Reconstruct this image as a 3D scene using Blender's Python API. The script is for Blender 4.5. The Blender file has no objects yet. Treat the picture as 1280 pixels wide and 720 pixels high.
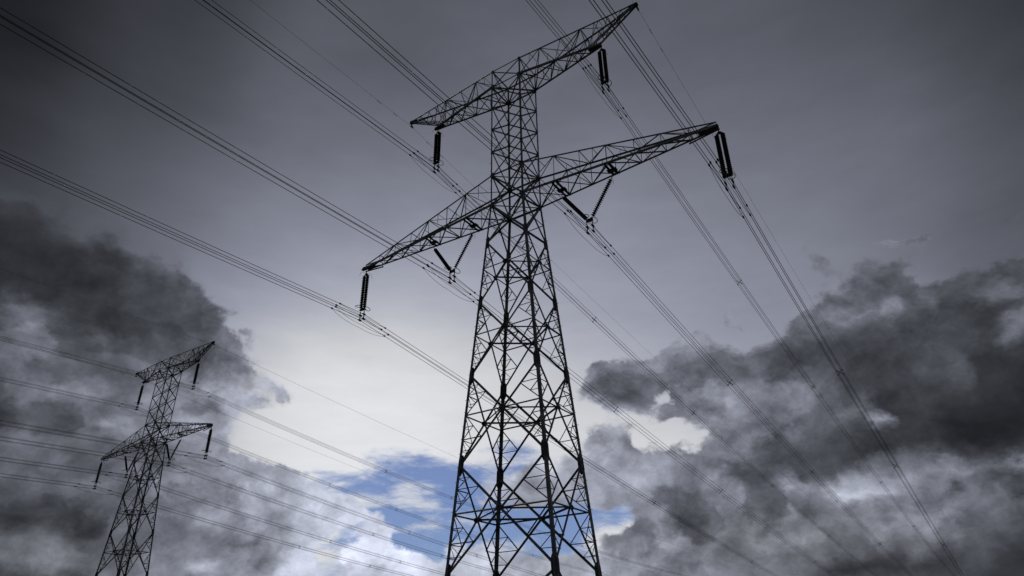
import bpy, math, random
import numpy as np
from mathutils import Vector, Matrix
random.seed(7)
S = bpy.context.scene
C = S.collection

# ------------------------------------------------------------------ camera
H0 = 1.6                                   # eye height
CAM = np.array([22.5485, -34.0540, H0])
YAW, PIT, ROL, FPX = -0.594176, 0.496243, -0.014450, 855.346
_F = np.array([math.cos(PIT)*math.sin(YAW), math.cos(PIT)*math.cos(YAW), math.sin(PIT)])
_R = np.array([math.cos(YAW), -math.sin(YAW), 0.0])
_U = np.cross(_R, _F)
R2 = _R*math.cos(ROL)+_U*math.sin(ROL)
U2 = -_R*math.sin(ROL)+_U*math.cos(ROL)
cd = bpy.data.cameras.new('camera'); cam = bpy.data.objects.new('camera', cd); C.objects.link(cam)
M = Matrix(((R2[0], U2[0], -_F[0], CAM[0]), (R2[1], U2[1], -_F[1], CAM[1]), (R2[2], U2[2], -_F[2], CAM[2]), (0, 0, 0, 1)))
cam.matrix_world = M
cd.sensor_width = 36.0; cd.lens = FPX/1280*36; cd.clip_start = 0.05; cd.clip_end = 20000
S.camera = cam

S.view_settings.view_transform = 'Standard'
try: S.view_settings.look = 'None'
except Exception: pass
S.view_settings.exposure = 0.0; S.view_settings.gamma = 1.0; S.view_settings.use_curve_mapping = False
S.cycles.max_bounces = 4

def bearing(x, y):
    """world direction of a point of the sky (authored once on the view, kept as a fixed compass bearing and height)"""
    d = _F*FPX + R2*(x-640) - U2*(y-360)
    return d/np.linalg.norm(d)

# ------------------------------------------------------------------ sun
SUN_EL = math.radians(52); _s = bearing(470, 360); SUN_AZ = math.atan2(_s[0], _s[1])   # azimuth from +Y towards +X
sl = bpy.data.lights.new('sun', 'SUN'); sl.energy = 0.6; sl.angle = math.radians(14); sl.color = (1.0, 0.96, 0.9)
so = bpy.data.objects.new('sun', sl); C.objects.link(so)
sd = Vector((math.sin(SUN_AZ)*math.cos(SUN_EL), math.cos(SUN_AZ)*math.cos(SUN_EL), math.sin(SUN_EL)))
so.rotation_euler = sd.to_track_quat('Z', 'Y').to_euler(); so.location = (0, 0, 120)

# ------------------------------------------------------------------ sky (world): Nishita blue behind a storm overcast
W = bpy.data.worlds.new('World'); S.world = W; W.use_nodes = True
W.cycles.sampling_method = 'MANUAL'; W.cycles.sample_map_resolution = 256
nt = W.node_tree; nt.nodes.clear(); N = nt.nodes; L = nt.links
def nd(t, **k):
    n = N.new(t)
    for a, b in k.items(): setattr(n, a, b)
    return n
def put(sock, v):
    if isinstance(v, bpy.types.NodeSocket): L.new(v, sock)
    elif v is not None: sock.default_value = v
def mth(op, a, b=None, c=None, clamp=False):
    n = nd('ShaderNodeMath', operation=op, use_clamp=clamp); put(n.inputs[0], a)
    if b is not None: put(n.inputs[1], b)
    if c is not None: put(n.inputs[2], c)
    return n.outputs[0]
def vm(op, a, b=None, c=None, out=0):
    n = nd('ShaderNodeVectorMath', operation=op); put(n.inputs[0], a)
    if b is not None: put(n.inputs[3] if op == 'SCALE' else n.inputs[1], b)
    if c is not None: put(n.inputs[2], c)
    return n.outputs[out]
def noise(v, scale, detail=6, rough=0.55, col=False, dist=0.0, lac=2.0):
    n = nd('ShaderNodeTexNoise'); n.inputs['Scale'].default_value = scale; n.inputs['Detail'].default_value = detail
    n.inputs['Roughness'].default_value = rough; n.inputs['Distortion'].default_value = dist; n.inputs['Lacunarity'].default_value = lac
    L.new(v, n.inputs['Vector']); return n.outputs['Color' if col else 'Fac']
def sstep(v, lo, hi, a=0.0, b=1.0):
    n = nd('ShaderNodeMapRange', interpolation_type='SMOOTHSTEP'); put(n.inputs['Value'], v)
    n.inputs['From Min'].default_value = lo; n.inputs['From Max'].default_value = hi
    n.inputs['To Min'].default_value = a; n.inputs['To Max'].default_value = b
    return n.outputs['Result']
def mixc(f, a, b):
    n = nd('ShaderNodeMix', data_type='RGBA'); put(n.inputs[0], f); put(n.inputs[6], a); put(n.inputs[7], b); return n.outputs[2]
def mixf(f, a, b):
    n = nd('ShaderNodeMix', data_type='FLOAT'); put(n.inputs[0], f); put(n.inputs[2], a); put(n.inputs[3], b); return n.outputs[0]

tc = nd('ShaderNodeTexCoord'); D = vm('NORMALIZE', tc.outputs['Generated'])
# cloud-deck coordinate: layers flatten towards the horizon
stretch = vm('MULTIPLY', D, (1.0, 1.0, 1.35))
def shift(v, o): return vm('ADD', v, o)
def centred(c): return vm('SUBTRACT', c, (0.5, 0.5, 0.5))
warp = centred(noise(stretch, 5.0, 6, 0.58, col=True))
warp2 = centred(noise(shift(stretch, (2.2, 6.1, 3.7)), 17.0, 5, 0.62, col=True))     # small ragged tufts
Dl = vm('MULTIPLY_ADD', warp2, (0.065, 0.065, 0.05), vm('MULTIPLY_ADD', warp, (0.06, 0.06, 0.045), D))       # brightness follows the puffs a little

# ---- large shapes of the cloud deck: soft radial lobes at fixed bearings, weights solved from a few readings
def sdist(poly, P):
    P = P[:, None, :]; a = np.array(poly, float); b = np.roll(a, -1, 0); ab = b-a
    t = np.clip(((P-a)*ab).sum(-1)/(ab**2).sum(-1), 0, 1); d = np.sqrt((((a+t[..., None]*ab)-P)**2).sum(-1)).min(1)
    x, y = P[:, 0, 0], P[:, 0, 1]; ins = np.zeros(len(x), bool)
    for (x0, y0), (x1, y1) in zip(a, b):
        c = (y0 > y) != (y1 > y)
        with np.errstate(divide='ignore', invalid='ignore'): ins ^= c & (x < (x1-x0)*(y-y0)/(y1-y0)+x0)
    return np.where(ins, d, -d)
POLY = [
 [(-150,150),(-20,205),(25,232),(66,252),(86,276),(146,292),(178,325),(228,345),(250,382),(272,402),(292,436),(322,450),(346,480),
  (334,494),(300,500),(290,530),(300,555),(335,578),(380,590),(402,600),(440,622),(466,640),(498,664),(460,668),(445,655),(430,668),(402,690),(400,760),(420,850),(-150,850)],
 [(734,492),(752,460),(800,436),(850,430),(905,436),(945,430),(972,415),(998,400),(1018,378),(1045,362),(1080,345),(1126,328),
  (1142,320),(1162,342),(1200,342),(1242,338),(1290,318),(1450,300),(1450,850),(735,850),(745,700),(740,668),(790,655),(800,620),(745,632),(728,590),(700,632),(640,640),(597,628),(600,603),(655,586),(700,575),(735,556),(765,542),(800,550),(842,556),(866,536),
  (850,530),(815,520),(820,505),(835,490),(822,490),(800,512),(768,520)],
 [(422,698),(436,684),(466,669),(482,680),(512,692),(530,704),(556,706),(570,690),(600,688),(650,692),(700,684),(745,690),(745,850),(400,850)],
]
def spread(pts, X, sg=38.0):                                        # smooth blend of the readings
    p = np.array([(a, b) for a, b, _ in pts], float); v = np.array([c for _, _, c in pts])
    d2 = ((X[:, None]-p)**2).sum(-1); w = np.exp(-d2/(2*sg**2))+2e-3*np.exp(-d2/(2*(sg*2.4)**2))+1e-5/(1+d2/150**2)**1.5
    return (w*v).sum(1)/w.sum(1)
HI = [(-150,-150,.06),(0,0,.13),(200,0,.22),(480,0,.31),(640,0,.345),(900,0,.33),(1100,0,.28),(1280,0,.22),(1400,-100,.16),(0,100,.17),(0,200,.24),(200,100,.28),(200,200,.34),(400,100,.38),
      (400,200,.42),(640,120,.42),(640,200,.46),(900,100,.41),(900,200,.45),(1100,100,.38),(1100,200,.42),(1280,100,.28),(1280,200,.33),(1400,200,.26),(100,250,.36),(250,290,.44),(300,350,.53),(350,400,.64),
      (500,300,.50),(400,330,.54),(500,370,.58),(640,350,.56),(800,300,.51),(800,370,.54),(950,300,.50),(950,370,.53),(1100,290,.49),(1280,280,.38),(450,420,.80),(420,480,.96),(560,490,.96),(380,520,.94),(480,500,.98),(600,440,.76),
      (480,530,.96),(700,430,.71),(760,430,.67),(740,520,.88),(820,530,.90),(840,400,.62),(900,400,.58),(960,400,.54),(500,600,.8),(700,560,.85),(330,550,.8),(550,700,.85),(650,600,.8),(1000,600,.75),(1100,520,.85),(200,480,.6)]
LO = [(-100,200,.18),(-60,300,.18),(0,260,.20),(50,330,.19),(150,350,.23),(200,370,.25),(230,400,.28),(120,420,.22),(30,430,.30),(60,440,.38),(100,480,.30),(250,470,.35),(300,470,.42),(200,500,.42),(120,510,.34),(0,500,.26),(0,560,.22),(0,640,.19),
      (100,620,.27),(60,570,.27),(50,700,.24),(200,560,.36),(200,620,.36),(250,600,.42),(300,640,.46),(300,560,.55),(350,600,.60),(400,620,.66),(450,640,.72),(350,660,.52),(330,700,.55),(250,690,.45),(180,700,.42),(390,690,.72),(450,700,.86),(510,715,.86),(290,500,.5),(290,540,.62),
      (770,485,.37),(800,470,.38),(850,470,.38),(900,470,.40),(950,460,.38),(1000,420,.37),(1050,390,.37),(1100,370,.34),(1130,350,.34),(1200,370,.31),(1230,400,.30),(1270,360,.28),(1270,430,.22),(1170,420,.31),(1150,470,.25),(1050,450,.33),(1050,490,.36),(950,520,.37),
      (1000,560,.29),(1060,560,.30),(1100,480,.26),(1150,530,.24),(1200,520,.18),(1270,530,.14),(1230,470,.19),(850,580,.46),(780,590,.50),(750,570,.56),(900,560,.42),(920,610,.36),(870,640,.36),(800,690,.40),(780,670,.38),(850,700,.44),(950,660,.40),(1000,630,.42),(1060,610,.58),(1100,630,.52),(1170,620,.46),
      (1140,670,.46),(1200,650,.40),(1230,590,.40),(1270,600,.36),(1150,710,.33),(1230,690,.28),(1280,700,.22),(1060,700,.32),(1000,700,.34),(640,610,.55),(690,600,.56),(620,620,.5),(600,700,.75),(680,700,.6),(740,700,.5),(1400,500,.1),(1400,700,.15)]
# local lights and darks of the cloud deck: (x, y, rx, ry, turn, value)
SPOTS = [(30,392,27,18,0,.38),(62,395,16,12,0,.35),(120,430,45,13,5,.35),(20,447,38,14,0,.43),(100,365,60,16,20,.22),(200,400,60,16,20,.26),(60,470,50,10,8,.27),(300,435,16,14,30,.36),(95,486,75,12,12,.43),(128,490,20,9,10,.52),
 (137,535,30,9,22,.52),(155,508,42,11,20,.30),(60,512,60,18,10,.36),(20,475,30,8,0,.40),(60,565,90,30,5,.37),(50,605,90,14,3,.38),(60,638,130,18,0,.28),(100,660,24,6,5,.18),(40,692,160,24,0,.37),(240,512,34,16,25,.36),(312,498,20,10,20,.50),(250,560,60,25,10,.46),
 (210,600,100,28,0,.42),(290,642,60,22,0,.46),(300,676,30,13,10,.34),(225,703,45,16,0,.48),(272,706,34,15,0,.62),(340,600,44,18,15,.54),(385,618,52,14,20,.63),(350,652,50,16,10,.55),(430,640,50,13,18,.74),(330,702,24,13,0,.44),(310,588,30,14,0,.50),
 (370,712,20,12,0,.76),(460,694,40,16,0,.88),(505,706,40,14,0,.88),(460,722,60,10,0,.66),(560,715,40,14,0,.7),
 (790,482,48,26,-10,.355),(850,456,75,16,-5,.375),(905,470,50,18,0,.365),(950,455,50,20,-8,.36),(960,486,55,8,-8,.50),(968,488,9,4,0,.74),(870,502,34,12,0,.42),(850,516,20,7,10,.43),(857,535,10,8,0,.50),(925,510,60,18,0,.43),
 (950,540,60,22,0,.39),(880,560,60,22,0,.42),(780,560,48,18,15,.45),(755,578,28,12,0,.53),(800,588,40,13,0,.47),(905,590,60,12,5,.33),(945,600,60,10,5,.29),(985,575,50,25,0,.29),(905,607,22,7,10,.55),(800,603,50,8,0,.49),
 (745,620,40,20,0,.47),(850,625,60,22,5,.355),(880,655,60,26,10,.38),(960,622,34,24,0,.35),(787,668,44,17,10,.35),(770,651,34,6,0,.52),(842,676,18,17,0,.52),(865,692,60,14,0,.46),(800,702,40,13,0,.45),(940,692,60,18,0,.36),
 (987,625,22,28,-20,.45),(962,682,30,8,10,.43),(1060,385,40,15,-10,.32),(1120,350,36,22,0,.33),(1100,383,26,6,-5,.47),(1055,393,34,6,-8,.44),(1110,450,95,36,0,.265),(1130,500,75,22,0,.245),(1168,372,12,22,0,.43),(1200,356,48,13,-5,.31),
 (1252,366,36,7,-8,.43),(1277,405,18,22,0,.42),(1220,420,48,26,0,.275),(1255,470,50,28,0,.21),(1197,460,20,24,0,.33),(1020,440,50,18,0,.30),(1005,485,45,12,0,.40),(1000,520,60,28,0,.36),(1070,508,30,16,0,.38),(1060,562,62,32,-10,.255),
 (1120,545,50,20,0,.25),(1220,535,62,30,0,.155),(1101,520,12,8,0,.72),(1090,614,42,20,-20,.60),(1075,624,18,14,0,.68),(1125,590,60,9,-8,.50),(1175,588,42,7,0,.46),(1190,605,22,9,20,.25),(1236,596,34,8,20,.40),(1252,610,40,6,20,.22),
 (1265,578,30,5,0,.45),(1140,640,60,26,0,.42),(1172,654,28,14,0,.47),(1242,640,40,20,0,.37),(1220,698,60,16,0,.27),(1130,668,40,10,0,.37),(1060,650,30,16,0,.37),(1010,632,28,20,10,.35),(1000,611,20,9,20,.47),(1022,690,32,10,20,.43),
 (1062,678,40,8,10,.35),(1080,716,60,12,0,.21),(1105,692,30,10,0,.27),(1285,708,50,22,0,.21),(1160,708,40,12,0,.23),
 (615,607,18,9,0,.62),(655,618,38,18,0,.49),(648,590,18,6,-20,.66),(728,595,20,20,0,.44),(700,622,30,12,0,.50),(665,695,60,14,0,.50),(600,702,24,12,0,.76),
 (1025,322,34,20,0,.37),(1140,296,44,14,0,.39),(950,362,34,18,0,.44),(1268,268,44,16,0,.29),(915,398,30,18,0,.47),(305,507,36,10,12,.52),(350,497,20,10,20,.60),(318,430,12,22,0,.5)]
def lift(v):
    return v+np.interp(v, [0, .15, .25, .5, .6, .8, 1], [.0, .015, .02, .06, .05, 0, 0])
def overlay(base, P):
    v = base.copy()
    for x, y, rx, ry, t, val in SPOTS:
        c, q = math.cos(math.radians(t)), math.sin(math.radians(t)); dx, dy = P[:, 0]-x, P[:, 1]-y
        w = np.exp(-((((dx*c+dy*q)/rx)**2+((-dx*q+dy*c)/ry)**2)**2.0))
        v = v*(1-w)+val*w
    return v
GAP = [(380,580),(430,574),(470,563),(540,556),(640,560),(690,585),(800,600),(830,640),(825,668),(745,670),(745,760),(380,760),(370,705),(400,690),(430,665),(400,610)]
THIN = [(500,622,15,30,14,.30),(440,604,36,5,6,.6),(456,617,14,5,10,.8),(538,632,24,7,10,.45),(520,656,34,12,10,.40),(470,583,40,4,4,-.2),(560,600,30,14,0,-.4),(560,575,60,5,0,.35),(590,640,20,14,0,.5)]
FRONT = [[(738,488),(770,462),(850,440),(950,438),(1018,378),(1080,345),(1142,322),(1330,320),(1330,574),(1220,572),(1130,566),(1095,576),(1060,600),(1035,620),(1000,606),(985,600),(930,606),(880,602),(870,588),(930,560),(960,525),(1010,492),(960,482),(900,482),(850,490),(800,507),(768,512)],
 [(748,668),(765,650),(790,646),(815,655),(834,672),(825,692),(790,694),(755,690)], [(798,622),(830,605),(870,610),(905,624),(912,660),(880,680),(840,662),(812,640)], [(918,614),(940,598),(975,602),(992,620),(982,650),(950,657),(925,640)],
 [(1168,605),(1185,588),(1210,598),(1220,617),(1190,620)], [(1208,586),(1240,590),(1330,612),(1330,630),(1250,620)], [(860,512),(880,498),(905,500),(905,520),(880,524)],
 [(-100,200),(66,255),(146,295),(228,348),(272,405),(322,452),(346,480),(300,494),(240,480),(180,468),(140,448),(100,452),(60,442),(40,402),(0,412),(-100,420)],
 [(125,498),(170,495),(205,515),(190,532),(150,522)], [(-100,500),(60,500),(112,515),(100,538),(-100,548)], [(-100,622),(60,620),(140,632),(130,655),(110,667),(60,658),(-100,658)], [(213,496),(250,500),(272,522),(235,524)],
 [(200,600),(290,606),(320,636),(240,644),(190,628)]]
# the soft fields are tabled by compass bearing (one curve per row, a point per degree) and height (rows one degree apart)
AZ0, AZW = YAW-.02, math.radians(55)
NA, ROWS = 111, [math.radians(e) for e in [0, 3]+list(range(5, 36))+[37, 39, 42, 46, 51, 56, 62]]
def to_reading(az, el):
    d = np.stack([np.sin(az)*np.cos(el), np.cos(az)*np.cos(el), np.sin(el)], -1); z = d@_F
    ok = z > .12; z = np.where(ok, z, .12)
    x = 640+FPX*(d@R2)/z; y = 360-FPX*(d@U2)/z
    return np.stack([np.clip(x, -260, 1540), np.clip(y, -260, 980)], -1)
tabA, tabB = [], []
for el in ROWS:
    az = AZ0+np.linspace(-AZW, AZW, NA); P_ = to_reading(az, np.full(len(az), el))
    sdm = np.max([sdist(p, P_) for p in POLY], 0); g = np.clip(sdist(GAP, P_)/42.0, -1, 1)
    for x, y, rx, ry, t, val in THIN:
        c, q = math.cos(math.radians(t)), math.sin(math.radians(t)); dx, dy = P_[:, 0]-x, P_[:, 1]-y
        g = g-val*np.exp(-(((dx*c+dy*q)/rx)**2+((-dx*q+dy*c)/max(ry, 9))**2))
    tabA.append(np.stack([spread(HI, P_, 80.0), np.clip(g*.4+.5, 0, 1), 0*az], -1))
    fr = np.max([sdist(p, P_) for p in FRONT], 0)
    tabB.append(np.stack([np.clip(fr/26.0, -1, 1)*.5+.5, lift(overlay(spread(LO, P_), P_)), np.clip(sdm/52.0, -1, 1)*.5+.5], -1))
_last = [None]
def after(vec):
    """the same vector, but evaluated after the previous term (keeps the shader's working memory small)"""
    return vec if _last[0] is None else vm('MULTIPLY_ADD', _last[0], (1e-30, 1e-30, 1e-30), vec)
ch_, sh_ = math.cos(AZ0), math.sin(AZ0)
def row_curve(vec3, row):
    r = nd('ShaderNodeRGBCurve'); L.new(vec3, r.inputs[1])
    for ch in range(3):
        P = r.mapping.curves[ch].points
        P[0].location = (0, float(row[0][ch])); P[1].location = (1, float(row[-1][ch]))
        if row[:, ch].std() > 1e-6:
            for i in range(1, NA-1): P.new(i/(NA-1), float(row[i][ch]))
    r.mapping.update(); return r.outputs[0]
def fields(vec, tab, rows):
    v = vm('NORMALIZE', vec); s = nd('ShaderNodeSeparateXYZ'); L.new(v, s.inputs[0])
    az = mth('ARCTAN2', vm('DOT_PRODUCT', v, (ch_, -sh_, 0), out=1), vm('DOT_PRODUCT', v, (sh_, ch_, 0), out=1))
    u = mth('MULTIPLY_ADD', az, .5/AZW, .5, clamp=True); el = mth('ARCSINE', s.outputs[2])
    c = nd('ShaderNodeCombineXYZ'); L.new(u, c.inputs[0]); L.new(el, c.inputs[1]); uv = c.outputs[0]
    acc = None
    for j, row in enumerate(tab):
        q = nd('ShaderNodeSeparateXYZ'); L.new(after(uv), q.inputs[0])
        k = nd('ShaderNodeCombineXYZ'); [L.new(q.outputs[0], k.inputs[i]) for i in range(3)]
        col = row_curve(k.outputs[0], row)
        if acc is None: acc = col
        else:
            f = nd('ShaderNodeMapRange'); L.new(q.outputs[1], f.inputs['Value']); f.inputs['From Min'].default_value = rows[j-1]; f.inputs['From Max'].default_value = rows[j]
            acc = mixc(f.outputs[0], acc, col)
        _last[0] = acc
    s = nd('ShaderNodeSeparateXYZ'); L.new(acc, s.inputs[0]); return s.outputs
Dh = vm('MULTIPLY_ADD', warp, (0.05, 0.05, 0.035), D)
hw_ = fields(Dh, tabA[::2]+tabA[-1:], ROWS[::2]+[ROWS[-1]+.05]); hi_l = hw_[0]; gap = mth('MULTIPLY_ADD', hw_[1], 2.5, -1.25)
lw = fields(Dl, tabB, ROWS)
lo_l = lw[1]; pot = mth('MULTIPLY_ADD', lw[2], 2.0, -1.0)

def patch(x, y, rx, ry, rot, amp, vec=None):               # elliptical patch of sky at a fixed bearing
    c = bearing(x, y); r = math.radians(rot); ux, uy = math.cos(r), math.sin(r)
    a = bearing(x+ux*rx, y+uy*rx)-c; b = bearing(x-uy*ry, y+ux*ry)-c
    e1 = a-c*(a@c); s1 = np.linalg.norm(e1); e1 /= s1; e2 = np.cross(c, e1); s2 = abs(b@e2)
    m = nd('ShaderNodeMapping', vector_type='TEXTURE'); L.new(after(vec or Dl), m.inputs[0])
    m.inputs['Location'].default_value = tuple(c)
    R = Matrix((e1, e2, c)).transposed(); m.inputs['Rotation'].default_value = R.to_euler('XYZ')
    m.inputs['Scale'].default_value = (s1, s2, 0.35)
    _last[0] = mth('MULTIPLY', mth('EXPONENT', mth('MULTIPLY', vm('DOT_PRODUCT', m.outputs[0], m.outputs[0], out=1), -1.0)), amp)
    return _last[0]
def total(lst):
    a = lst[0]
    for b in lst[1:]: a = mth('ADD', a, b)
    return a

f_big = noise(shift(stretch, (3.1, 1.7, 0.4)), 7.0, 7, 0.56)
f_mid = noise(shift(vm('MULTIPLY_ADD', warp, (.12, .12, .12), stretch), (7.3, 2.2, 5.1)), 15.0, 6, 0.6)
sunv = np.array([bearing(480, 420)]).reshape(3)*np.array([1, 1, 1.35])
# relief: the same billow noise sampled a little nearer the light
bl = shift(vm('MULTIPLY_ADD', warp, (.12, .12, .12), stretch), (1.3, 9.2, 4.4))
to_light = vm('SCALE', vm('NORMALIZE', vm('SUBTRACT', tuple(sunv), stretch)), 0.028)
def billow(v):                                              # rounded heads with creases between them
    return mth('ABSOLUTE', mth('MULTIPLY_ADD', noise(v, 6.5, 6, 0.56), 4.0, -2.0))
f_fine = noise(shift(vm('MULTIPLY_ADD', warp2, (.05, .05, .05), stretch), (4.4, 7.7, 1.2)), 26.0, 5, 0.62)
b0 = billow(bl); b1 = billow(vm('ADD', bl, to_light))
relief = mth('MULTIPLY', mth('SUBTRACT', b0, b1), .5)
crease = mth('SUBTRACT', mth('MINIMUM', b0, 1.0), .38)
# a second, lighter deck seen through the breaks of the dark one
f_deck = noise(shift(vm('MULTIPLY_ADD', warp, (.16, .16, .10), stretch), (5.5, 3.3, 8.1)), 5.2, 7, 0.6)
deck = sstep(f_deck, .47, .57)

extra = total([patch(850, 462, 90, 20, -4, .35), patch(765, 622, 34, 12, -10, .7), patch(800, 645, 14, 24, 0, .5), patch(330, 470, 26, 22, 0, -.35), patch(305, 545, 44, 20, 0, -.5), patch(345, 470, 26, 24, 0, -.5), patch(318, 468, 34, 10, 28, .35), patch(395, 636, 60, 24, 15, .6), patch(330, 610, 50, 30, 15, .5), patch(1025, 322, 32, 17, 20, 1.3), patch(1140, 296, 46, 11, -8, 1.15), patch(950, 362, 28, 13, 15, 1.0), patch(1268, 268, 34, 11, -12, 1.15), patch(315, 428, 8, 16, -10, .4),
               patch(915, 398, 26, 12, 30, .9), patch(1101, 519, 12, 8, 0, -.7), patch(1078, 614, 34, 16, -20, -.45), patch(305, 505, 34, 8, 15, .85), patch(350, 497, 20, 8, 30, .95)])
pot2 = total([pot, extra, mth('MULTIPLY_ADD', f_big, 1.35, -.675), mth('MULTIPLY_ADD', f_mid, 1.0, -.5)])
fuzz = total([patch(60, 250, 150, 90, 30, .8), patch(200, 340, 80, 60, 20, .6), patch(310, 500, 70, 60, 0, 1.0), patch(1000, 320, 120, 50, 0, .6), patch(1270, 280, 80, 40, 0, .6), patch(730, 600, 40, 60, 0, .4)])
cover = mixf(mth('MINIMUM', fuzz, 1.0), sstep(pot2, -0.08, 0.16), sstep(pot2, -0.50, 0.55))
core = sstep(pot2, 0.0, 1.1)

# high overcast brightness
stre = noise(shift(vm('MULTIPLY', D, (1.0, 1.0, 3.2)), (.3, 4.4, 2.0)), 4.0, 4, 0.5)
hi_v = total([hi_l, mth('MULTIPLY_ADD', stre, .07, -.035)])
# cloud brightness
lo_x = lo_l
frn = total([mth('MULTIPLY_ADD', lw[0], 2.0, -1.0), mth('MULTIPLY_ADD', f_big, 1.6, -.8), mth('MULTIPLY_ADD', f_mid, 1.6, -.8)])
front = sstep(frn, -.12, .40); rim = mth('MULTIPLY', sstep(frn, -1.1, -.10), sstep(frn, -.12, .40, 1.0, 0.0))
lo_m = mth('MINIMUM', mth('MULTIPLY', mth('MAXIMUM', mth('SUBTRACT', lo_l, .14), .02), 1.35), .48)
layer = mth('MULTIPLY', lo_l, mth('ADD', mth('MULTIPLY', front, -.085), mth('MULTIPLY_ADD', rim, .13, .03)))
lo_v = total([lo_x, layer, mth('MULTIPLY', mth('SUBTRACT', f_fine, .5), mth('MULTIPLY', lo_m, .75)), mth('MULTIPLY', mth('MULTIPLY', relief, .72), lo_m), mth('MULTIPLY', mth('MULTIPLY', crease, .10), lo_m), mth('MULTIPLY', mth('MULTIPLY_ADD', deck, .14, -.07), lo_m),
              mth('MULTIPLY', mth('SUBTRACT', f_mid, .5), mth('MULTIPLY', lo_m, -.26)), mth('MULTIPLY', mth('SUBTRACT', f_big, .5), mth('MULTIPLY', lo_m, -.22)), mth('MULTIPLY_ADD', core, -.04, .035)])
def disp(v, tint):                                          # picture brightness -> radiance
    g = mth('POWER', mth('MAXIMUM', v, 0.0), 2.2)
    return vm('SCALE', tint, g) if not isinstance(tint, tuple) else vm('MULTIPLY', _comb(g), tint)
def _comb(g):
    c = nd('ShaderNodeCombineXYZ'); L.new(g, c.inputs[0]); L.new(g, c.inputs[1]); L.new(g, c.inputs[2]); return c.outputs[0]
hi_c = disp(hi_v, (0.91, 0.96, 1.19))
hi_c = mixc(sstep(hi_v, .55, .85), hi_c, disp(hi_v, (0.985, 1.0, 1.035)))
lo_c = disp(lo_v, (0.93, 0.985, 1.19))
warmth = sstep(total([patch(30, 700, 150, 60, 0, 1), patch(1000, 680, 260, 60, 0, 1), patch(640, 700, 120, 60, 0, .6)]), .2, .9, 0, .35)
lo_c = mixc(warmth, lo_c, disp(lo_v, (0.97, 0.99, 1.08)))
# clear gaps showing the Nishita sky
sky = nd('ShaderNodeTexSky', sky_type='NISHITA', sun_disc=False); sky.sun_elevation = SUN_EL; sky.sun_rotation = SUN_AZ
sky.air_density = 1.0; sky.dust_density = 0.3; sky.ozone_density = 2.0
blue = vm('MULTIPLY', sky.outputs[0], (0.032, 0.0385, 0.058))
wisps = noise(shift(vm('MULTIPLY_ADD', warp, (.1, .1, .1), vm('MULTIPLY', D, (1, 1, 3.6))), (8.8, 1.1, .7)), 9.0, 6, 0.6)
gapm = sstep(mth('ADD', gap, mth('MULTIPLY_ADD', wisps, 3.8, -1.9)), -.15, .95)
hi_c = vm('SCALE', hi_c, mth('MULTIPLY_ADD', wisps, .22, .90))
hi_c = mixc(mth('MULTIPLY', gapm, .90), hi_c, blue)
outc = mixc(cover, hi_c, lo_c)
# below the horizon: dull ground tone
bg = nd('ShaderNodeBackground'); L.new(outc, bg.inputs[0]); bg.inputs[1].default_value = 1.0
wo = nd('ShaderNodeOutputWorld'); L.new(bg.outputs[0], wo.inputs[0])

# ------------------------------------------------------------------ materials
def mat(name, base, rough=.5, metal=0.0, var=.25, scale=3.0, spec=.4, second=None, bump=0.0):
    m = bpy.data.materials.new(name); m.use_nodes = True; t = m.node_tree; b = t.nodes['Principled BSDF']
    no = t.nodes.new('ShaderNodeTexNoise'); no.inputs['Scale'].default_value = scale; no.inputs['Detail'].default_value = 8
    tcn = t.nodes.new('ShaderNodeTexCoord'); t.links.new(tcn.outputs['Object'], no.inputs['Vector'])
    r = t.nodes.new('ShaderNodeValToRGB'); t.links.new(no.outputs['Fac'], r.inputs[0])
    s = second or tuple(c*(1+var) for c in base)
    r.color_ramp.elements[0].position = .35; r.color_ramp.elements[0].color = (*[c*(1-var) for c in base], 1)
    r.color_ramp.elements[1].position = .65; r.color_ramp.elements[1].color = (*s, 1)
    t.links.new(r.outputs[0], b.inputs['Base Color'])
    b.inputs['Roughness'].default_value = rough; b.inputs['Metallic'].default_value = metal; b.inputs['Specular IOR Level'].default_value = spec
    if bump:
        bp = t.nodes.new('ShaderNodeBump'); bp.inputs['Strength'].default_value = bump; t.links.new(no.outputs['Fac'], bp.inputs['Height']); t.links.new(bp.outputs[0], b.inputs['Normal'])
    return m
STEEL = mat('weathered_dark_steel', (.15, .155, .17), .5, .0, .5, 1.2, .4)
PLATE = mat('gusset_steel', (.065, .067, .075), .6, 0, .3, 2.5, .3)
FIT = mat('fitting_steel', (.03, .03, .034), .5, .3, .3, 4, .4)
GLAZE = mat('insulator_glaze', (.016, .013, .012), .45, 0, .3, 6, .4)
WIRE = mat('aged_aluminium_wire', (.03, .03, .034), .6, .0, .3, .6, .3)
CONC = mat('concrete', (.30, .29, .27), .9, 0, .2, 2, .2, bump=.3)
GRASS = mat('meadow', (.05, .075, .025), .95, 0, .4, .35, .1, second=(.10, .10, .045), bump=.5)

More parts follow.
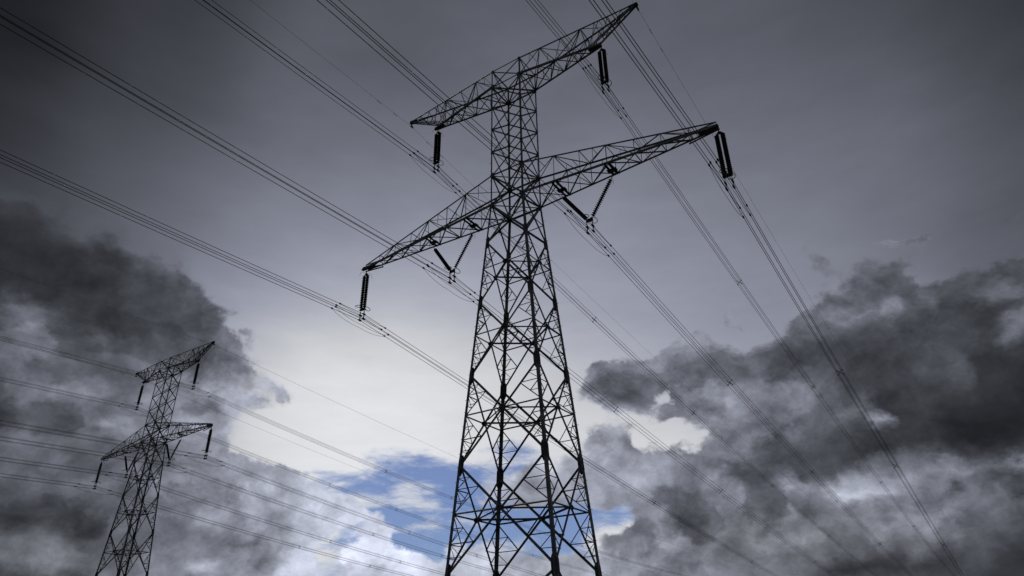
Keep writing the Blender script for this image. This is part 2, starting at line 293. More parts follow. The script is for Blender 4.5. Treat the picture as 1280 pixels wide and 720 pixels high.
# ------------------------------------------------------------------ helpers
def tag(o, label=None, cat=None, group=None, kind=None):
    if label: o['label'] = label
    if cat: o['category'] = cat
    if group: o['group'] = group
    if kind: o['kind'] = kind
    return o
def empty(name, loc=(0, 0, 0), rz=0):
    o = bpy.data.objects.new(name, None); C.objects.link(o); o.location = loc; o.rotation_euler = (0, 0, rz); o.empty_display_size = .5; return o
class MB:
    def __init__(s): s.v = []; s.f = []
    def add(s, v, f):
        n = len(s.v); s.v += [tuple(p) for p in v]; s.f += [tuple(i+n for i in q) for q in f]
    def angle(s, a, b, w, inward=(0, 0, 0), t=None):
        """rolled L-section from a to b, leg width w, heel pointing away from `inward`"""
        a = Vector(a); b = Vector(b); t = t or max(.008, w*.1); d = (b-a)
        if d.length < 1e-6: return
        d.normalize(); c = Vector(inward)-(a+b)/2; c -= d*c.dot(d)
        if c.length < 1e-4: c = d.orthogonal()
        c.normalize(); e = d.cross(c); u = (c+e).normalized(); v = (c-e).normalized()
        heel = -(u+v)*w*.25
        pr = [(0, 0), (w, 0), (w, t), (t, t), (t, w), (0, w)]
        V = [p+heel+u*x+v*y for p in (a, b) for x, y in pr]
        s.add(V, [tuple(range(6))[::-1], tuple(range(6, 12))]+[(i, (i+1) % 6, 6+(i+1) % 6, 6+i) for i in range(6)])
    def tube(s, pts, r, n=6, closed=False):
        pts = [Vector(p) for p in pts]; m = len(pts); rr = r if isinstance(r, (list, tuple)) else [r]*m; V = []; F = []
        up = None
        for i, p in enumerate(pts):
            if closed: d = pts[(i+1) % m]-pts[i-1]
            else: d = pts[min(i+1, m-1)]-pts[max(i-1, 0)]
            d.normalize()
            up = (Vector((0, 0, 1)) if abs(d.z) < .9 else Vector((1, 0, 0))) if up is None else up
            x = d.cross(up); x.normalize(); y = x.cross(d)
            up = y
            V += [p+(x*math.cos(k*2*math.pi/n)+y*math.sin(k*2*math.pi/n))*rr[i] for k in range(n)]
        for i in range(m if closed else m-1):
            for k in range(n):
                F.append((i*n+k, i*n+(k+1) % n, ((i+1) % m)*n+(k+1) % n, ((i+1) % m)*n+k))
        if not closed: F += [tuple(range(n))[::-1], tuple(range((m-1)*n, m*n))]
        s.add(V, F)
    def lathe(s, a, b, prof, n=12):
        """profile = list of (distance along a->b, radius)"""
        a = Vector(a); d = (Vector(b)-a).normalized(); x = d.orthogonal().normalized(); y = d.cross(x); V = []; F = []
        for h, r in prof: V += [a+d*h+(x*math.cos(k*2*math.pi/n)+y*math.sin(k*2*math.pi/n))*r for k in range(n)]
        for i in range(len(prof)-1):
            for k in range(n): F.append((i*n+k, i*n+(k+1) % n, (i+1)*n+(k+1) % n, (i+1)*n+k))
        F += [tuple(range(n))[::-1], tuple(range((len(prof)-1)*n, len(prof)*n))]
        s.add(V, F)
    def prism(s, c, u, v, outline, t):
        c = Vector(c); u = Vector(u).normalized(); v = Vector(v); v = (v-u*v.dot(u)).normalized(); w = u.cross(v); n = len(outline)
        V = [c+u*x+v*y+w*z for z in (-t/2, t/2) for x, y in outline]
        s.add(V, [tuple(range(n))[::-1], tuple(range(n, 2*n))]+[(i, (i+1) % n, n+(i+1) % n, n+i) for i in range(n)])
    def box(s, c, sx, sy, sz): s.prism(c, (1, 0, 0), (0, 1, 0), [(-sx/2, -sy/2), (sx/2, -sy/2), (sx/2, sy/2), (-sx/2, sy/2)], sz)
    def build(s, name, m, parent=None, smooth=False):
        me = bpy.data.meshes.new(name); me.from_pydata(s.v, [], s.f); me.materials.append(m); me.update()
        if smooth: me.polygons.foreach_set('use_smooth', [True]*len(me.polygons))
        o = bpy.data.objects.new(name, me); C.objects.link(o); o.parent = parent; return o
def copy_tree(o, parent=None):
    if o.name.startswith('climbing_peg'): return None      # far too small to show on the distant pylon
    c = o.copy(); C.objects.link(c); c.parent = parent
    for ch in list(o.children): copy_tree(ch, c)
    return c

# ------------------------------------------------------------------ ground
def gz(x, y):
    t = max(0.0, min(1.0, (y-60)/500.0)); return -26*t*t*(3-2*t)
mb = MB(); xs = [-6000, -2000, -800, -400]+list(range(-300, 301, 25))+[400, 800, 2000, 6000]; ys = [-6000, -2000, -800, -400]+list(range(-300, 701, 25))+[900, 2000, 6000]
rg = random.Random(3)
idx = {}
for j, y in enumerate(ys):
    for i, x in enumerate(xs):
        near = max(abs(x), abs(y), 1) if (abs(x) < 130 and abs(y) < 90) else 999
        idx[i, j] = len(mb.v); mb.v.append((x, y, gz(x, y)+(0 if near < 130 else rg.uniform(-.6, .6) if abs(x) < 900 else 0)))
for j in range(len(ys)-1):
    for i in range(len(xs)-1): mb.f.append((idx[i, j], idx[i+1, j], idx[i+1, j+1], idx[i, j+1]))
tag(mb.build('ground', GRASS), kind='structure')

# ------------------------------------------------------------------ lattice pylon
Z = {k: v+H0 for k, v in dict(top=42.0286, ub=40.3215, lt=31.4752, lb=28.8315, A=25.6725, B=20.9364, C=15.7703, D=10.1314, E=4.0685).items()}
WT, WL, WE, RU, RE = 1.3329, 1.3704, 3.5655, .862, .6567
def hw(z):
    if z >= Z['lb']:
        t = (Z['lb']-z)/(Z['lb']-Z['top']); x = WL+(WT-WL)*t; return x, x*RU
    t = (Z['lb']-z)/(Z['lb']-Z['E']); return WL+(WE-WL)*t, WL*RU+(WE*RE-WL*RU)*t
def node(sx, sy, z): a, b = hw(z); return Vector((sx*a, sy*b, z))
CORN = [(-1, -1), (1, -1), (1, 1), (-1, 1)]
def make_pylon():
    root = empty('lattice_pylon')
    ctr = lambda z: (0, 0, z)
    # legs, plates, climbing pegs, footings
    for ci, (sx, sy) in enumerate(CORN):
        mb = MB()
        zs = [(.12, Z['A'], .20), (Z['A'], Z['lb'], .145), (Z['lb'], Z['ub'], .115), (Z['ub'], Z['top'], .10)]
        for z0, z1, w in zs:
            if z0 < .2:
                cuts = [.12, Z['E'], Z['D'], Z['C'], Z['B'], Z['A']]
                for q, (p, r) in enumerate(zip(cuts, cuts[1:])): mb.angle(node(sx, sy, p), node(sx, sy, r), [.205, .195, .185, .172, .16][q], ctr((p+r)/2), t=.022)
            else: mb.angle(node(sx, sy, z0), node(sx, sy, z1), w, ctr((z0+z1)/2), t=.016)
        leg = mb.build('leg', STEEL, root)
        for k in 'ABCDE':
            z = Z[k]; p = node(sx, sy, z); d = (node(sx, sy, z+1)-node(sx, sy, z-1)).normalized(); g = MB()
            h = {'A': .42, 'B': .5, 'C': .55, 'D': .6, 'E': .6}[k]; w = {'A': .15, 'B': .17, 'C': .19, 'D': .2, 'E': .2}[k]
            ol = [(-h, -w*.5), (-h*.6, -w), (h*.6, -w), (h, -w*.5), (h, w*.5), (h*.6, w), (-h*.6, w), (-h, w*.5)]
            a, b = hw(z)
            g.prism(p+Vector((-sx*w*.55, 0, 0)), d, (1, 0, 0), ol, .02)
            g.prism(p+Vector((0, -sy*w*.55, 0)), d, (0, 1, 0), ol, .02)
            g.build('gusset_plate', PLATE, leg)
        if ci in (0, 2):
            z = 3.2; i = 0
            while z < Z['ub']:
                p = node(sx, sy, z); o = Vector((sx*.17, 0, 0)) if i % 2 else Vector((0, sy*.17, 0))
                g = MB(); g.tube([p, p+o], .012, 5); g.tube([p+o*.96, p+o], .02, 5); g.build('climbing_peg', FIT, leg); z += .84; i += 1
        f = MB(); p = node(sx, sy, .0); f.box((p.x, p.y, .1), 1.1, 1.1, .5); f.box((p.x, p.y, .42), .6, .6, .14)
        f.build('footing', CONC, root)
    # faces
    panels = [(Z['E'], .5, 3), (Z['D'], Z['E'], 3), (Z['C'], Z['D'], 3), (Z['B'], Z['C'], 3), (Z['A'], Z['B'], 2)]
    cross_h = []
    for fi in range(4):
        c0, c1 = CORN[fi], CORN[(fi+1) % 4]
        for zt, zb, lv in panels:
            PL0, PR0, PL1, PR1 = node(*c0, zt), node(*c1, zt), node(*c0, zb), node(*c1, zb)
            wt_, wb_ = (PR0-PL0).length, (PR1-PL1).length; t = wt_/(wt_+wb_)
            X = PL0.lerp(PR1, t); zc = X.z; ctrp = (0, 0, zc)
            w = .112 if zb < 12 else .098
            mb = MB(); mb.angle(PL0, PR1, w, ctrp); mb.angle(PR0+(Vector((0, 0, 0))-Vector((X.x, X.y, 0)))*.02, PL1+(Vector((0, 0, 0))-Vector((X.x, X.y, 0)))*.02, w, ctrp)
            br = mb.build('cross_brace', STEEL, root)
            g = MB(); nrm = Vector((X.x, X.y, 0)).normalized(); hz = (PR0-PL0).normalized()
            g.prism(X+nrm*.03, hz, (0, 0, 1), [(-.22, -.06), (-.09, -.15), (.09, -.15), (.22, -.06), (.22, .06), (.09, .15), (-.09, .15), (-.22, .06)], .018)
            g.build('gusset_plate', PLATE, br)
            m2 = MB(); ML, MR = node(*c0, zc), node(*c1, zc)
            m2.angle(ML, X, .072, ctrp); m2.angle(X, MR, .072, ctrp)
            for leg_, n0, n1, Mm in ((c0, PL0, PL1, ML), (c1, PR0, PR1, MR)):
                for nn in (n0, n1):
                    Qm = nn.lerp(X, .5); Hm = node(*leg_, (nn.z+Mm.z)/2) if lv else None
                    m2.angle(Qm, Hm, .05, ctrp); m2.angle(Qm, Mm, .058, ctrp)
                    q2 = Qm.lerp(Mm, .5); h2 = node(*leg_, (Hm.z+Mm.z)/2); m2.angle(q2, Hm, .042, ctrp); m2.angle(q2, h2, .038, ctrp)
                    if lv > 2:
                        q1 = nn.lerp(Qm, .55); h1 = node(*leg_, nn.z+(Hm.z-nn.z)*.55); m2.angle(q1, h1, .038, ctrp); m2.angle(q1, Hm, .038, ctrp)
            m2.build('redundant_bracing', STEEL, br)
        # short panels
        def xp(zt, zb, w, horiz=True):
            mb = MB(); a, b, c, d = node(*c0, zt), node(*c1, zt), node(*c0, zb), node(*c1, zb); X = (a+b+c+d)/4; ctrp = (0, 0, X.z); off = -Vector((X.x, X.y, 0))*.03
            mb.angle(a, d, w, ctrp); mb.angle(b+off, c+off, w, ctrp)
            if horiz: mb.angle(a, b, w*1.1, ctrp)
            o = mb.build('cross_brace', STEEL, root); return o, X
        o, X = xp(Z['lb'], Z['A'], .115)
        g = MB(); g.prism(X*1.0, (node(*c1, 20)-node(*c0, 20)), (0, 0, 1), [(-.14, -.08), (0, -.16), (.14, -.08), (.14, .08), (0, .16), (-.14, .08)], .02); g.build('gusset_plate', PLATE, o)
        m2 = MB()
        for leg_, pt, pb in ((c0, node(*c0, Z['lb']), node(*c0, Z['A'])), (c1, node(*c1, Z['lb']), node(*c1, Z['A']))):
            Mm = node(*leg_, X.z); m2.angle(Mm, X, .06, (0, 0, X.z))
        m2.build('redundant_bracing', STEEL, o)
        xp(Z['lt'], Z['lb'], .10)
        n = 4; zz = [Z['lt']+(Z['ub']-Z['lt'])*i/n for i in range(n+1)]
        for i in range(n): xp(zz[i+1], zz[i], .085, horiz=(i == n-1))
        xp(Z['top'], Z['ub'], .08)
    # gussets on the upper mast
    zz = [Z['lt']+(Z['ub']-Z['lt'])*i/4 for i in range(5)]+[Z['lb'], Z['top']]
    for sx, sy in CORN:
        leg = [o for o in root.children if o.name.startswith('leg')][CORN.index((sx, sy))]
        for z in zz:
            big = abs(z-Z['lb']) < .01 or abs(z-Z['lt']) < .01 or abs(z-Z['ub']) < .01
            r = .2 if big else .11; g = MB(); p = node(sx, sy, z)
            ol = [(r*1.2*math.cos(k*math.pi/4+.39), r*math.sin(k*math.pi/4+.39)) for k in range(8)]
            g.prism(p+Vector((-sx*r*.5, sy*.012, 0)), (0, 0, 1), (1, 0, 0), ol, .016); g.prism(p+Vector((sx*.012, -sy*r*.5, 0)), (0, 0, 1), (0, 1, 0), ol, .016)
            g.build('gusset_plate', PLATE, leg)
    # plan (horizontal) bracing
    lev = []
    for zt, zb, _ in panels:
        a, b = hw(zt)[0], hw(zb)[0]; lev.append(zt+(zb-zt)*a/(a+b))
    for z in lev+[Z['lb'], Z['lt'], Z['ub']]:
        mb = MB(); a, b = hw(z); P = [Vector((0, -b, z)), Vector((a, 0, z)), Vector((0, b, z)), Vector((-a, 0, z))]
        if z in lev:
            for i in range(4): mb.angle(P[i], P[(i+1) % 4], .09, (0, 0, z-1))
        else:
            mb.angle(node(-1, -1, z), node(1, 1, z), .08, (0, 0, z-1)); mb.angle(node(1, -1, z-.03), node(-1, 1, z-.03), .08, (0, 0, z-1))
        mb.build('plan_bracing', STEEL, root)
    # ---------------- cross arms
    zU, zL, zE = 40.2797+H0, 28.6467+H0, 42.4879+H0; aU, aL, aE = 7.8714, 15.0, 10.9726
    def lerp_nodes(p, q, xs):
        return [p.lerp(q, (abs(x)-abs(p.x))/(abs(q.x)-abs(p.x))) for x in xs]
    for s in (-1, 1):
        # lower arm
        arm = MB(); xs = [WL, 3.85, 5.8, 7.75, 9.7, 11.5, 13.3, aL]
        ch = {}
        for nm, zz_, sy in (('tn', Z['lt'], -1), ('tf', Z['lt'], 1), ('bn', Z['lb'], -1), ('bf', Z['lb'], 1)):
            p = node(s, sy, zz_); tip = Vector((s*aL, sy*.16, zL+(.28 if nm[0] == 't' else 0))); ch[nm] = lerp_nodes(p, tip, xs)
            arm.angle(p, tip, .13 if nm[0] == 'b' else .10, (s*6, 0, (Z['lt']+Z['lb'])/2), t=.018)
        o = arm.build('lower_crossarm', STEEL, root)
        n = len(xs)
        def face(A, B, w, mode, ctrp, verts=True):
            m = MB()
            for i in range(n-1):
                if mode == 'z':
                    (m.angle(A[i], B[i+1], w, ctrp) if i % 2 else m.angle(B[i], A[i+1], w, ctrp))
                else:
                    m.angle(A[i], B[i+1], w, ctrp); m.angle(B[i]+Vector((0, 0, -.02)), A[i+1]+Vector((0, 0, -.02)), w, ctrp)
                if verts and 0 < i: m.angle(A[i], B[i], w*.75, ctrp)
            if n > 4 and mode == 'z':
                for i in range(n-4):                         # light sub-struts half way along each bay
                    a_, b_ = A[i].lerp(A[i+1], .5), B[i].lerp(B[i+1], .5); mid = a_.lerp(b_, .5)
                    m.angle(mid, b_ if i % 2 else a_, w*.55, ctrp)
            return m
        face(ch['tn'], ch['bn'], .06, 'z', (s*7, 0, zL+.8)).build('arm_lacing', STEEL, o)
        face(ch['tf'], ch['bf'], .06, 'z', (s*7, 0, zL+.8)).build('arm_lacing', STEEL, o)
        face(ch['bn'], ch['bf'], .075, 'x', (s*7, 0, zL+3)).build('arm_lacing', STEEL, o)
        face(ch['tn'], ch['tf'], .06, 'z', (s*7, 0, zL-3)).build('arm_lacing', STEEL, o)
        for i in (1, 3):                                     # hanger beams for the V-string
            b = MB(); a_, c_ = ch['bn'][i], ch['bf'][i]
            for dx in (-.16, .16): b.angle(a_+Vector((dx, 0, -.06)), c_+Vector((dx, 0, -.06)), .13, (a_.x, 0, 20), t=.016)
            mid = (a_+c_)/2; b.prism(mid+Vector((0, 0, -.14)), (1, 0, 0), (0, 1, 0), [(-.34, -.2), (.34, -.2), (.34, .2), (-.34, .2)], .02)
            b.prism(mid+Vector((0, 0, -.26)), (1, 0, 0), (0, 0, 1), [(-.12, -.12), (.12, -.12), (.16, .14), (-.16, .14)], .025)
            b.build('hanger_bracket', PLATE, o)
        t_ = MB(); tip = Vector((s*aL, 0, zL))
        t_.prism(tip+Vector((-s*.35, 0, .12)), (1, 0, 0), (0, 0, 1), [(-.9, -.09), (.4, -.13), (.4, .05), (-.7, .13)], .24)
        t_.build('arm_tip', PLATE, o)
        b = MB(); b.tube([tip+Vector((s*.1, 0, -.2)), tip+Vector((-s*1.9, 0, -.42))], .05, 6); b.tube([tip+Vector((-s*1.8, 0, -.4)), tip+Vector((-s*1.8, 0, .0))], .03, 6); b.tube([tip+Vector((-s*.5, 0, -.26)), tip+Vector((-s*.5, 0, .1))], .03, 6)
        b.build('rigging_bar', FIT, o)
        # upper arm with earth-wire peak
        arm = MB(); xs = [WT, 2.9, 4.3, 5.7, 6.9, aU]; n = len(xs); cb = {}
        for nm, sy in (('n', -1), ('f', 1)):
            p = node(s, sy, Z['ub']); tip = Vector((s*aU, sy*.14, zU)); cb[nm] = lerp_nodes(p, tip, xs); arm.angle(p, tip, .14, (s*5, 0, zU+1), t=.018)
        o = arm.build('upper_crossarm', STEEL, root)
        pk = MB(); ct = {}
        xe = [WT, 3.1, 4.9, 6.6, 8.1, aE]
        for nm, sy in (('n', -1), ('f', 1)):
            p = node(s, sy, Z['top']); tip = Vector((s*aE, sy*.1, zE+.1)); ct[nm] = lerp_nodes(p, tip, xe); pk.angle(p, tip, .10, (s*6, 0, zU), t=.014)
            lo0 = cb[nm][4].lerp(cb[nm][5], .3); tip2 = Vector((s*aE, sy*.1, zE-.05)); pk.angle(lo0, tip2, .09, (s*9, 0, zE+1), t=.012)
            ct[nm+'l'] = [lo0.lerp(tip2, k/4) for k in range(5)]
            ct[nm+'u'] = [ct[nm][3].lerp(tip, k/4) for k in range(5)]
        pko = pk.build('earth_wire_peak', STEEL, root)
        face(ct['n'], cb['n'], .065, 'z', (s*5, 0, zU+1)).build('arm_lacing', STEEL, o)
        face(ct['f'], cb['f'], .065, 'z', (s*5, 0, zU+1)).build('arm_lacing', STEEL, o)
        face(cb['n'], cb['f'], .07, 'x', (s*5, 0, zU+4)).build('arm_lacing', STEEL, o)
        face(ct['n'], ct['f'], .05, 'z', (s*5, 0, zU-4)).build('arm_lacing', STEEL, pko)
        m = MB()
        for nm in 'nf':
            for k in range(4):
                m.angle(ct[nm+'u'][k], ct[nm+'l'][k], .05, (s*9, 0, zU+1)); m.angle(ct[nm+'l'][k], ct[nm+'u'][k+1], .05, (s*9, 0, zU+1))
        for k in range(1, 4): m.angle(ct['nl'][k], ct['fl'][k], .05, (s*9, 0, zU)); m.angle(ct['nl'][k-1], ct['fl'][k], .05, (s*9, 0, zU))
        m.build('arm_lacing', STEEL, pko)
        e = MB(); tp = Vector((s*aE, 0, zE))
        e.prism(tp+Vector((-s*.15, 0, .03)), (1, 0, 0), (0, 0, 1), [(-.4, -.12), (.3, -.12), (.3, .1), (-.4, .16)], .24)
        e.tube([tp+Vector((s*.1, 0, 0)), tp+Vector((s*.1, 0, -.34))], .045, 6); e.prism(tp+Vector((s*.1, 0, -.4)), (0, 1, 0), (0, 0, 1), [(-.22, -.06), (.22, -.06), (.12, .08), (-.12, .08)], .1)
        e.build('earth_wire_clamp', FIT, pko)
        t_ = MB(); tip = Vector((s*aU, 0, zU)); t_.prism(tip+Vector((-s*.3, 0, .05)), (1, 0, 0), (0, 0, 1), [(-.7, -.09), (.35, -.12), (.35, .05), (-.6, .1)], .22); t_.build('arm_tip', PLATE, o)
        b = MB(); b.tube([tip+Vector((s*.1, 0, -.18)), tip+Vector((-s*1.8, 0, -.38))], .045, 6); b.tube([tip+Vector((-s*1.7, 0, -.36)), tip+Vector((-s*1.7, 0, .02))], .03, 6); b.tube([tip+Vector((-s*.5, 0, -.24)), tip+Vector((-s*.5, 0, .06))], .03, 6)
        b.build('rigging_bar', FIT, o)
    return root
pylon = make_pylon()
tag(pylon, 'large dark steel lattice pylon filling the middle of the view, nearest the viewer', 'pylon', 'steel lattice pylons of the two power lines')
SMALL = dict(loc=(-79.830, 19.823, .625), rz=-.018609)
pylon2 = copy_tree(pylon); pylon2.location = SMALL['loc']; pylon2.rotation_euler = (0, 0, SMALL['rz'])
tag(pylon2, 'farther lattice pylon standing small at the left against dark cloud', 'pylon', 'steel lattice pylons of the two power lines')

# ------------------------------------------------------------------ insulators
def discs(mb, a, b, n, r=.15):
    a = Vector(a); b = Vector(b); Lg = (b-a).length; st = Lg/n; prof = [(0, .03)]
    for i in range(n):
        h = i*st; prof += [(h+.02*st, .06), (h+.22*st, .075), (h+.32*st, r*.7), (h+.52*st, r), (h+.70*st, r*.97), (h+.76*st, r*.6), (h+.82*st, .06), (h+.99*st, .06)]
    mb.lathe(a, b, prof, 14)
def ring(mb, c, sgn, rr=.29):
    c = Vector(c); pts = [c+Vector((math.sin(k*math.pi/8)*rr*.8, sgn*(.36-math.cos(k*math.pi/8)*rr), -.05*sgn*0+.06*math.cos(k*math.pi/8))) for k in range(16)]
    mb.tube(pts, .024, 6, closed=True); mb.tube([c, c+Vector((0, sgn*.1, .05))], .018, 5)
SEP = .42                                                    # spacing inside a four-wire bundle
def clamps(root, zc, cx=0):
    """two hangers, each carrying one upper and one lower conductor of the bundle; zc = bundle centre"""
    for sx in (-1, 1):
        m = MB(); x = cx+sx*SEP/2
        m.prism((x, 0, zc+.12), (0, 0, 1), (0, 1, 0), [(-.42, -.035), (.42, -.035), (.42, .035), (-.42, .035)], .03)
        for dz in (SEP/2, -SEP/2):
            m.prism((x, 0, zc+dz), (0, 1, 0), (0, 0, 1), [(-.2, -.03), (0, -.06), (.2, -.03), (.14, .05), (0, .08), (-.14, .05)], .09)
        m.build('suspension_clamp', FIT, root)
def make_I(length, top_gap=.45):
    """double suspension string: origin at arm tip, bundle centre `length` below"""
    root = empty('insulator_set')
    ztop = -top_gap; zbot = -length+.85
    y = MB(); y.tube([(0, 0, .0), (0, 0, ztop+.16)], .035, 6); y.prism((0, 0, ztop+.1), (1, 0, 0), (0, 0, 1), [(-.27, -.1), (.27, -.1), (.06, .12), (-.06, .12)], .03); y.build('top_yoke', FIT, root)
    for sx in (-1, 1):
        m = MB(); discs(m, (sx*.185, 0, ztop), (sx*.185, 0, zbot), 19); m.build('insulator_string', GLAZE, root)
    y = MB(); y.prism((0, 0, zbot-.1), (1, 0, 0), (0, 0, 1), [(-.3, -.12), (.3, -.12), (.3, .08), (-.3, .08)], .05); y.prism((0, 0, zbot-.18), (0, 1, 0), (1, 0, 0), [(-.12, -.3), (.12, -.3), (.12, .3), (-.12, .3)], .03); y.build('bottom_yoke', FIT, root)
    for sg in (-1, 1):
        m = MB(); ring(m, (sg*.1, 0, zbot+.02), sg); m.build('corona_ring', FIT, root)
        h = MB(); h.tube([(0, 0, ztop+.2), (sg*.12, sg*.25, ztop+.26), (sg*.2, sg*.42, ztop+.12), (sg*.24, sg*.48, ztop-.18)], .011, 5); h.build('arcing_horn', FIT, root)
    clamps(root, -length)
    return root
def make_V(w, h):
    """V string: origin at bundle centre, tops at (+-w, h)"""
    root = empty('insulator_vee'); zb = .85
    for sx in (-1, 1):
        a = Vector((sx*w, 0, h)); b = Vector((sx*.2, 0, zb)); d = (b-a).normalized(); Lg = (b-a).length
        m = MB(); discs(m, a+d*.28, a+d*(Lg-.1), 19); s_ = m.build('insulator_string', GLAZE, root)
        k = MB(); k.tube([a, a+d*.3], .03, 6); k.build('hanger_link', FIT, s_)
        k = MB(); k.tube([a+d*.15, a+d*.2+Vector((0, sx*.28, .02)), a+d*.4+Vector((0, sx*.45, -.02))], .011, 5); k.build('arcing_horn', FIT, s_)
    y = MB(); y.prism((0, 0, zb-.13), (1, 0, 0), (0, 0, 1), [(-.27, -.14), (.27, -.14), (.24, .12), (-.24, .12)], .05); y.build('bottom_yoke', FIT, root)
    for sg in (-1, 1):
        m = MB(); ring(m, (sg*.12, 0, zb+.02), sg, .3); m.build('corona_ring', FIT, root)
    clamps(root, 0)
    return root
def rotz(v, a): c, s = math.cos(a), math.sin(a); return Vector((v[0]*c-v[1]*s, v[0]*s+v[1]*c, v[2]))
ATT = {'LL': (-15, 23.8467), 'LR': (15, 24.5), 'UL': (-7.8714, 35.78), 'UR': (7.8714, 36.0797), 'VL': (-5.791, 24.2+.1), 'VR': (5.791, 24.2+.1)}
DZB = .35                                                    # readings were taken at the lower clamps: bundle centre sits higher
arm_txt = {'LL': 'left tip of the lower arm', 'LR': 'right tip of the lower arm', 'UL': 'left tip of the upper arm', 'UR': 'right tip of the upper arm',
           'VL': 'left half of the lower arm', 'VR': 'right half of the lower arm'}
protoI = make_I(4.3); protoV = make_V(1.96, 28.15+H0-(24.3+DZB+H0))
used = set()
def place(proto, loc, rz, label, cat, grp):
    o = proto if proto.name not in used else copy_tree(proto)
    used.add(proto.name); o.location = loc; o.rotation_euler = (0, 0, rz); tag(o, label, cat, grp); return o
PH = {}
for key, T in (('big', ((0, 0, 0), 0)), ('small', (SMALL['loc'], SMALL['rz']))):
    off, rz = Vector(T[0]), T[1]; who = 'large pylon' if key == 'big' else 'small far pylon'
    for ph in ('LL', 'LR', 'UL', 'UR'):
        x, z = ATT[ph]; ztip = {'L': 28.6467, 'U': 40.2797}[ph[0]]+H0; s = 1 if x > 0 else -1
        p = rotz((x+s*.02, 0, ztip-.15), rz)+off
        place(protoI, p, rz, 'double insulator string under the %s, %s' % (arm_txt[ph], who), 'insulator', 'double insulator strings on the arm tips')
        PH[key, ph] = rotz((x+s*.02, 0, ztip-.15-4.3), rz)+off
    for ph in ('VL', 'VR'):
        x, z = ATT[ph]; p = rotz((x, 0, z+DZB+H0), rz)+off
        place(protoV, p, rz, 'V-shaped insulator pair under the %s, %s' % (arm_txt[ph], who), 'insulator', 'V-shaped insulator strings under the lower arms')
        PH[key, ph] = p
    for ph, s in (('EL', -1), ('ER', 1)):
        PH[key, ph] = rotz((s*11.07, 0, 42.4879+H0-.42), rz)+off

# ------------------------------------------------------------------ conductors: (azimuth, slope at the clamp, sag term), forward and backward
CV = {
 ('big', 1): {'LL': (-.014666, -.107153, .000135), 'VL': (.000394, -.119678, .000132), 'UL': (.000443, -.126097, .000132), 'VR': (.000061, -.110258, .000133), 'UR': (-.015923, -.078188, .000135), 'LR': (-.004536, -.118933, .000132), 'EL': (.014182, -.127705, .000206), 'ER': (.006624, -.114081, .000207)},
 ('big', -1): {'LL': (.007336, -.034157, .000186), 'VL': (.00602, -.032166, .000185), 'UL': (.014573, -.040186, .000186), 'VR': (.005382, -.032046, .000186), 'UR': (.008944, -.034059, .000186), 'LR': (.006593, -.033115, .000186), 'EL': (-.019367, -.064649, .000203), 'ER': (.01, -.05, .000203)},
 ('small', 1): {'UR': (.000593, -.120399, .000295), 'UL': (-.002738, -.128609, .000295), 'LR': (-.002251, -.126908, .000295), 'VR': (-.000643, -.123657, .000294), 'VL': (-.001755, -.127408, .000294), 'LL': (-.000165, -.122338, .000294), 'ER': (0, -.09585, .00022), 'EL': (0, -.11607, .00022)},
 ('small', -1): {'LL': (-.006435, -.043783, .000193), 'VL': (-.004295, -.055072, .000192), 'VR': (-.003529, -.058513, .000192), 'LR': (-.003197, -.059507, .000192), 'UL': (-.004306, -.055319, .000192), 'UR': (-.004858, -.053894, .000193), 'ER': (0, -.01844, .0002), 'EL': (0, -.01844, .0002)},
}
SPAN = {('big', 1): 430, ('big', -1): 330, ('small', 1): 400, ('small', -1): 330}
def pt(key, ph, s):
    """point of the bundle's centre line, s metres along the line (negative = back over the viewer)"""
    P = PH[key, ph]; sg = 1 if s >= 0 else -1; al, m, k = CV[key, sg][ph]; a = abs(s)
    return P+Vector((sg*a*math.sin(al), sg*a*math.cos(al), m*a+k*a*a))
def samples(key):
    b, f = SPAN[key, -1], SPAN[key, 1]; s = []
    a = -b
    while a < f:
        s.append(a); d = abs(a); a += 1.0 if d < 6 else 3 if d < 60 else 8
    s.append(f)
    if 0 not in s: s = sorted(s+[0])
    return s
SPC = {('big', 'LR'): [-88, -47, -19, 27, 53, 93, 140, 190], ('big', 'UR'): [-90, -50, -22, 30, 61, 115, 162], ('big', 'VR'): [-95, -60, 26, 54, 95, 140, 190], ('big', 'UL'): [-90, -55, 27, 55, 90, 128, 180],
       ('big', 'VL'): [-95, -62, 26, 55, 100, 150], ('big', 'LL'): [-100, -60, 27, 57, 100, 150]}
phase_lbl = {'LL': 'clamped below the lower arm left tip', 'VL': 'clamped below the inner left V insulators', 'UL': 'clamped below the upper arm left tip', 'UR': 'clamped below the upper arm right tip', 'VR': 'clamped below the inner right V insulators', 'LR': 'clamped below the lower arm right tip'}
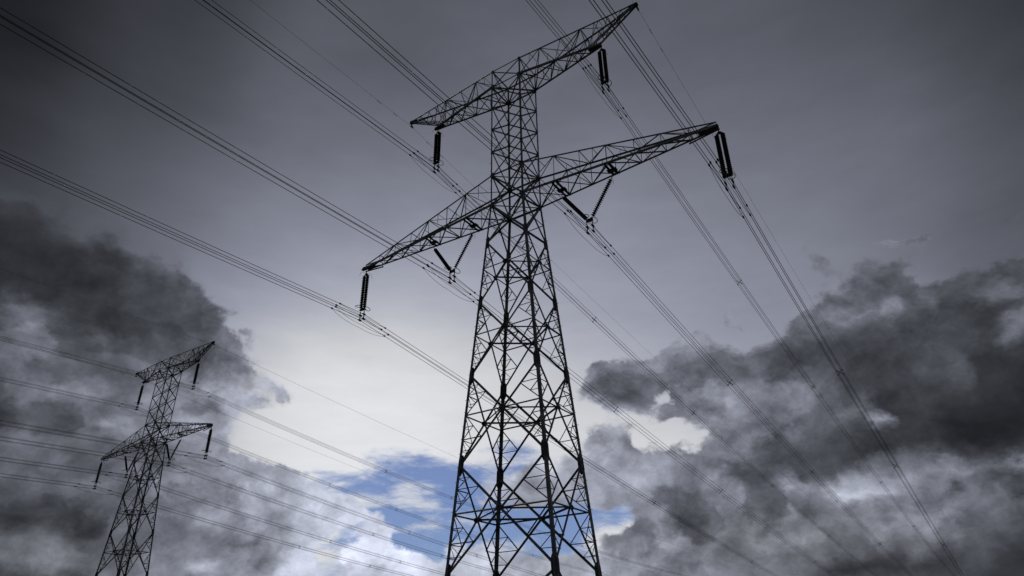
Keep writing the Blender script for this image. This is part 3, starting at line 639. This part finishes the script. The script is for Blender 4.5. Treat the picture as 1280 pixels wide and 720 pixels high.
for key in ('big', 'small'):
    who = 'large pylon' if key == 'big' else 'small far pylon'; ss = samples(key); nseg = 6 if key == 'big' else 5
    for ph in ('LL', 'VL', 'UL', 'VR', 'UR', 'LR'):
        root = empty('conductor_bundle', PH[key, ph]); O = PH[key, ph]
        tag(root, 'power cable bundle %s, %s' % (phase_lbl[ph], who), 'power line', 'four-wire conductor bundles')
        for dx in (-1, 1):
            for dz in (-1, 1):
                off = Vector((dx*SEP/2, 0, dz*SEP/2)); m = MB()
                m.tube([pt(key, ph, s)+off-O for s in ss], .019 if key == 'big' else .021, nseg); m.build('conductor', WIRE, root, smooth=True)
        # damper loops swinging below the clamps
        for dx in (-1, 1):
            for dz, dep, r in ((-1, .6, 2.9), (1, .2, 2.5)):
                m = MB(); P_ = []
                for k in range(21):
                    s = -r+2*r*k/20; u = 1-(s/r)**2; P_.append(pt(key, ph, s)+Vector((dx*SEP/2+dx*.05*u, 0, dz*SEP/2-dep*u**.8))-O)
                m.tube(P_, .013, 5)
                for s in (-r, r):
                    q = pt(key, ph, s)+Vector((dx*SEP/2, 0, dz*SEP/2))-O; m.box(q, .08, .16, .1)
                m.build('damper_loop', WIRE, root, smooth=False)
        for s in SPC.get((key, ph), [-105, -60, 42, 62, 118, 170]):
            c = pt(key, ph, s)-O; m = MB(); h = SEP/2
            m.tube([c+Vector((-h, 0, -h)), c+Vector((h, 0, h))], .026, 5); m.tube([c+Vector((-h, .03, h)), c+Vector((h, .03, -h))], .026, 5)
            for dx in (-1, 1):
                for dz in (-1, 1): m.box(c+Vector((dx*h, 0, dz*h)), .075, .13, .075)
            m.build('spacer', FIT, root)
    for ph, side in (('EL', 'left'), ('ER', 'right')):
        O = PH[key, ph]; root = empty('earth_wire', O)
        tag(root, 'single thin wire from the %s top peak of the %s' % (side, who), 'earth wire', 'thin earth wires')
        m = MB(); m.tube([pt(key, ph, s)-O for s in ss], .010 if key == 'big' else .016, 5); m.build('wire', WIRE, root, smooth=True)
        for s in (-4.2, -2.2, 2.2, 4.2):
            c = pt(key, ph, s)-O; m = MB(); m.tube([c, c+Vector((0, 0, -.1))], .012, 5)
            m.tube([c+Vector((0, -.2, -.1)), c+Vector((0, -.1, -.1)), c+Vector((0, .1, -.1)), c+Vector((0, .2, -.1))], [.03, .01, .01, .03], 6); m.build('vibration_damper', FIT, root)
bpy.context.view_layer.update()
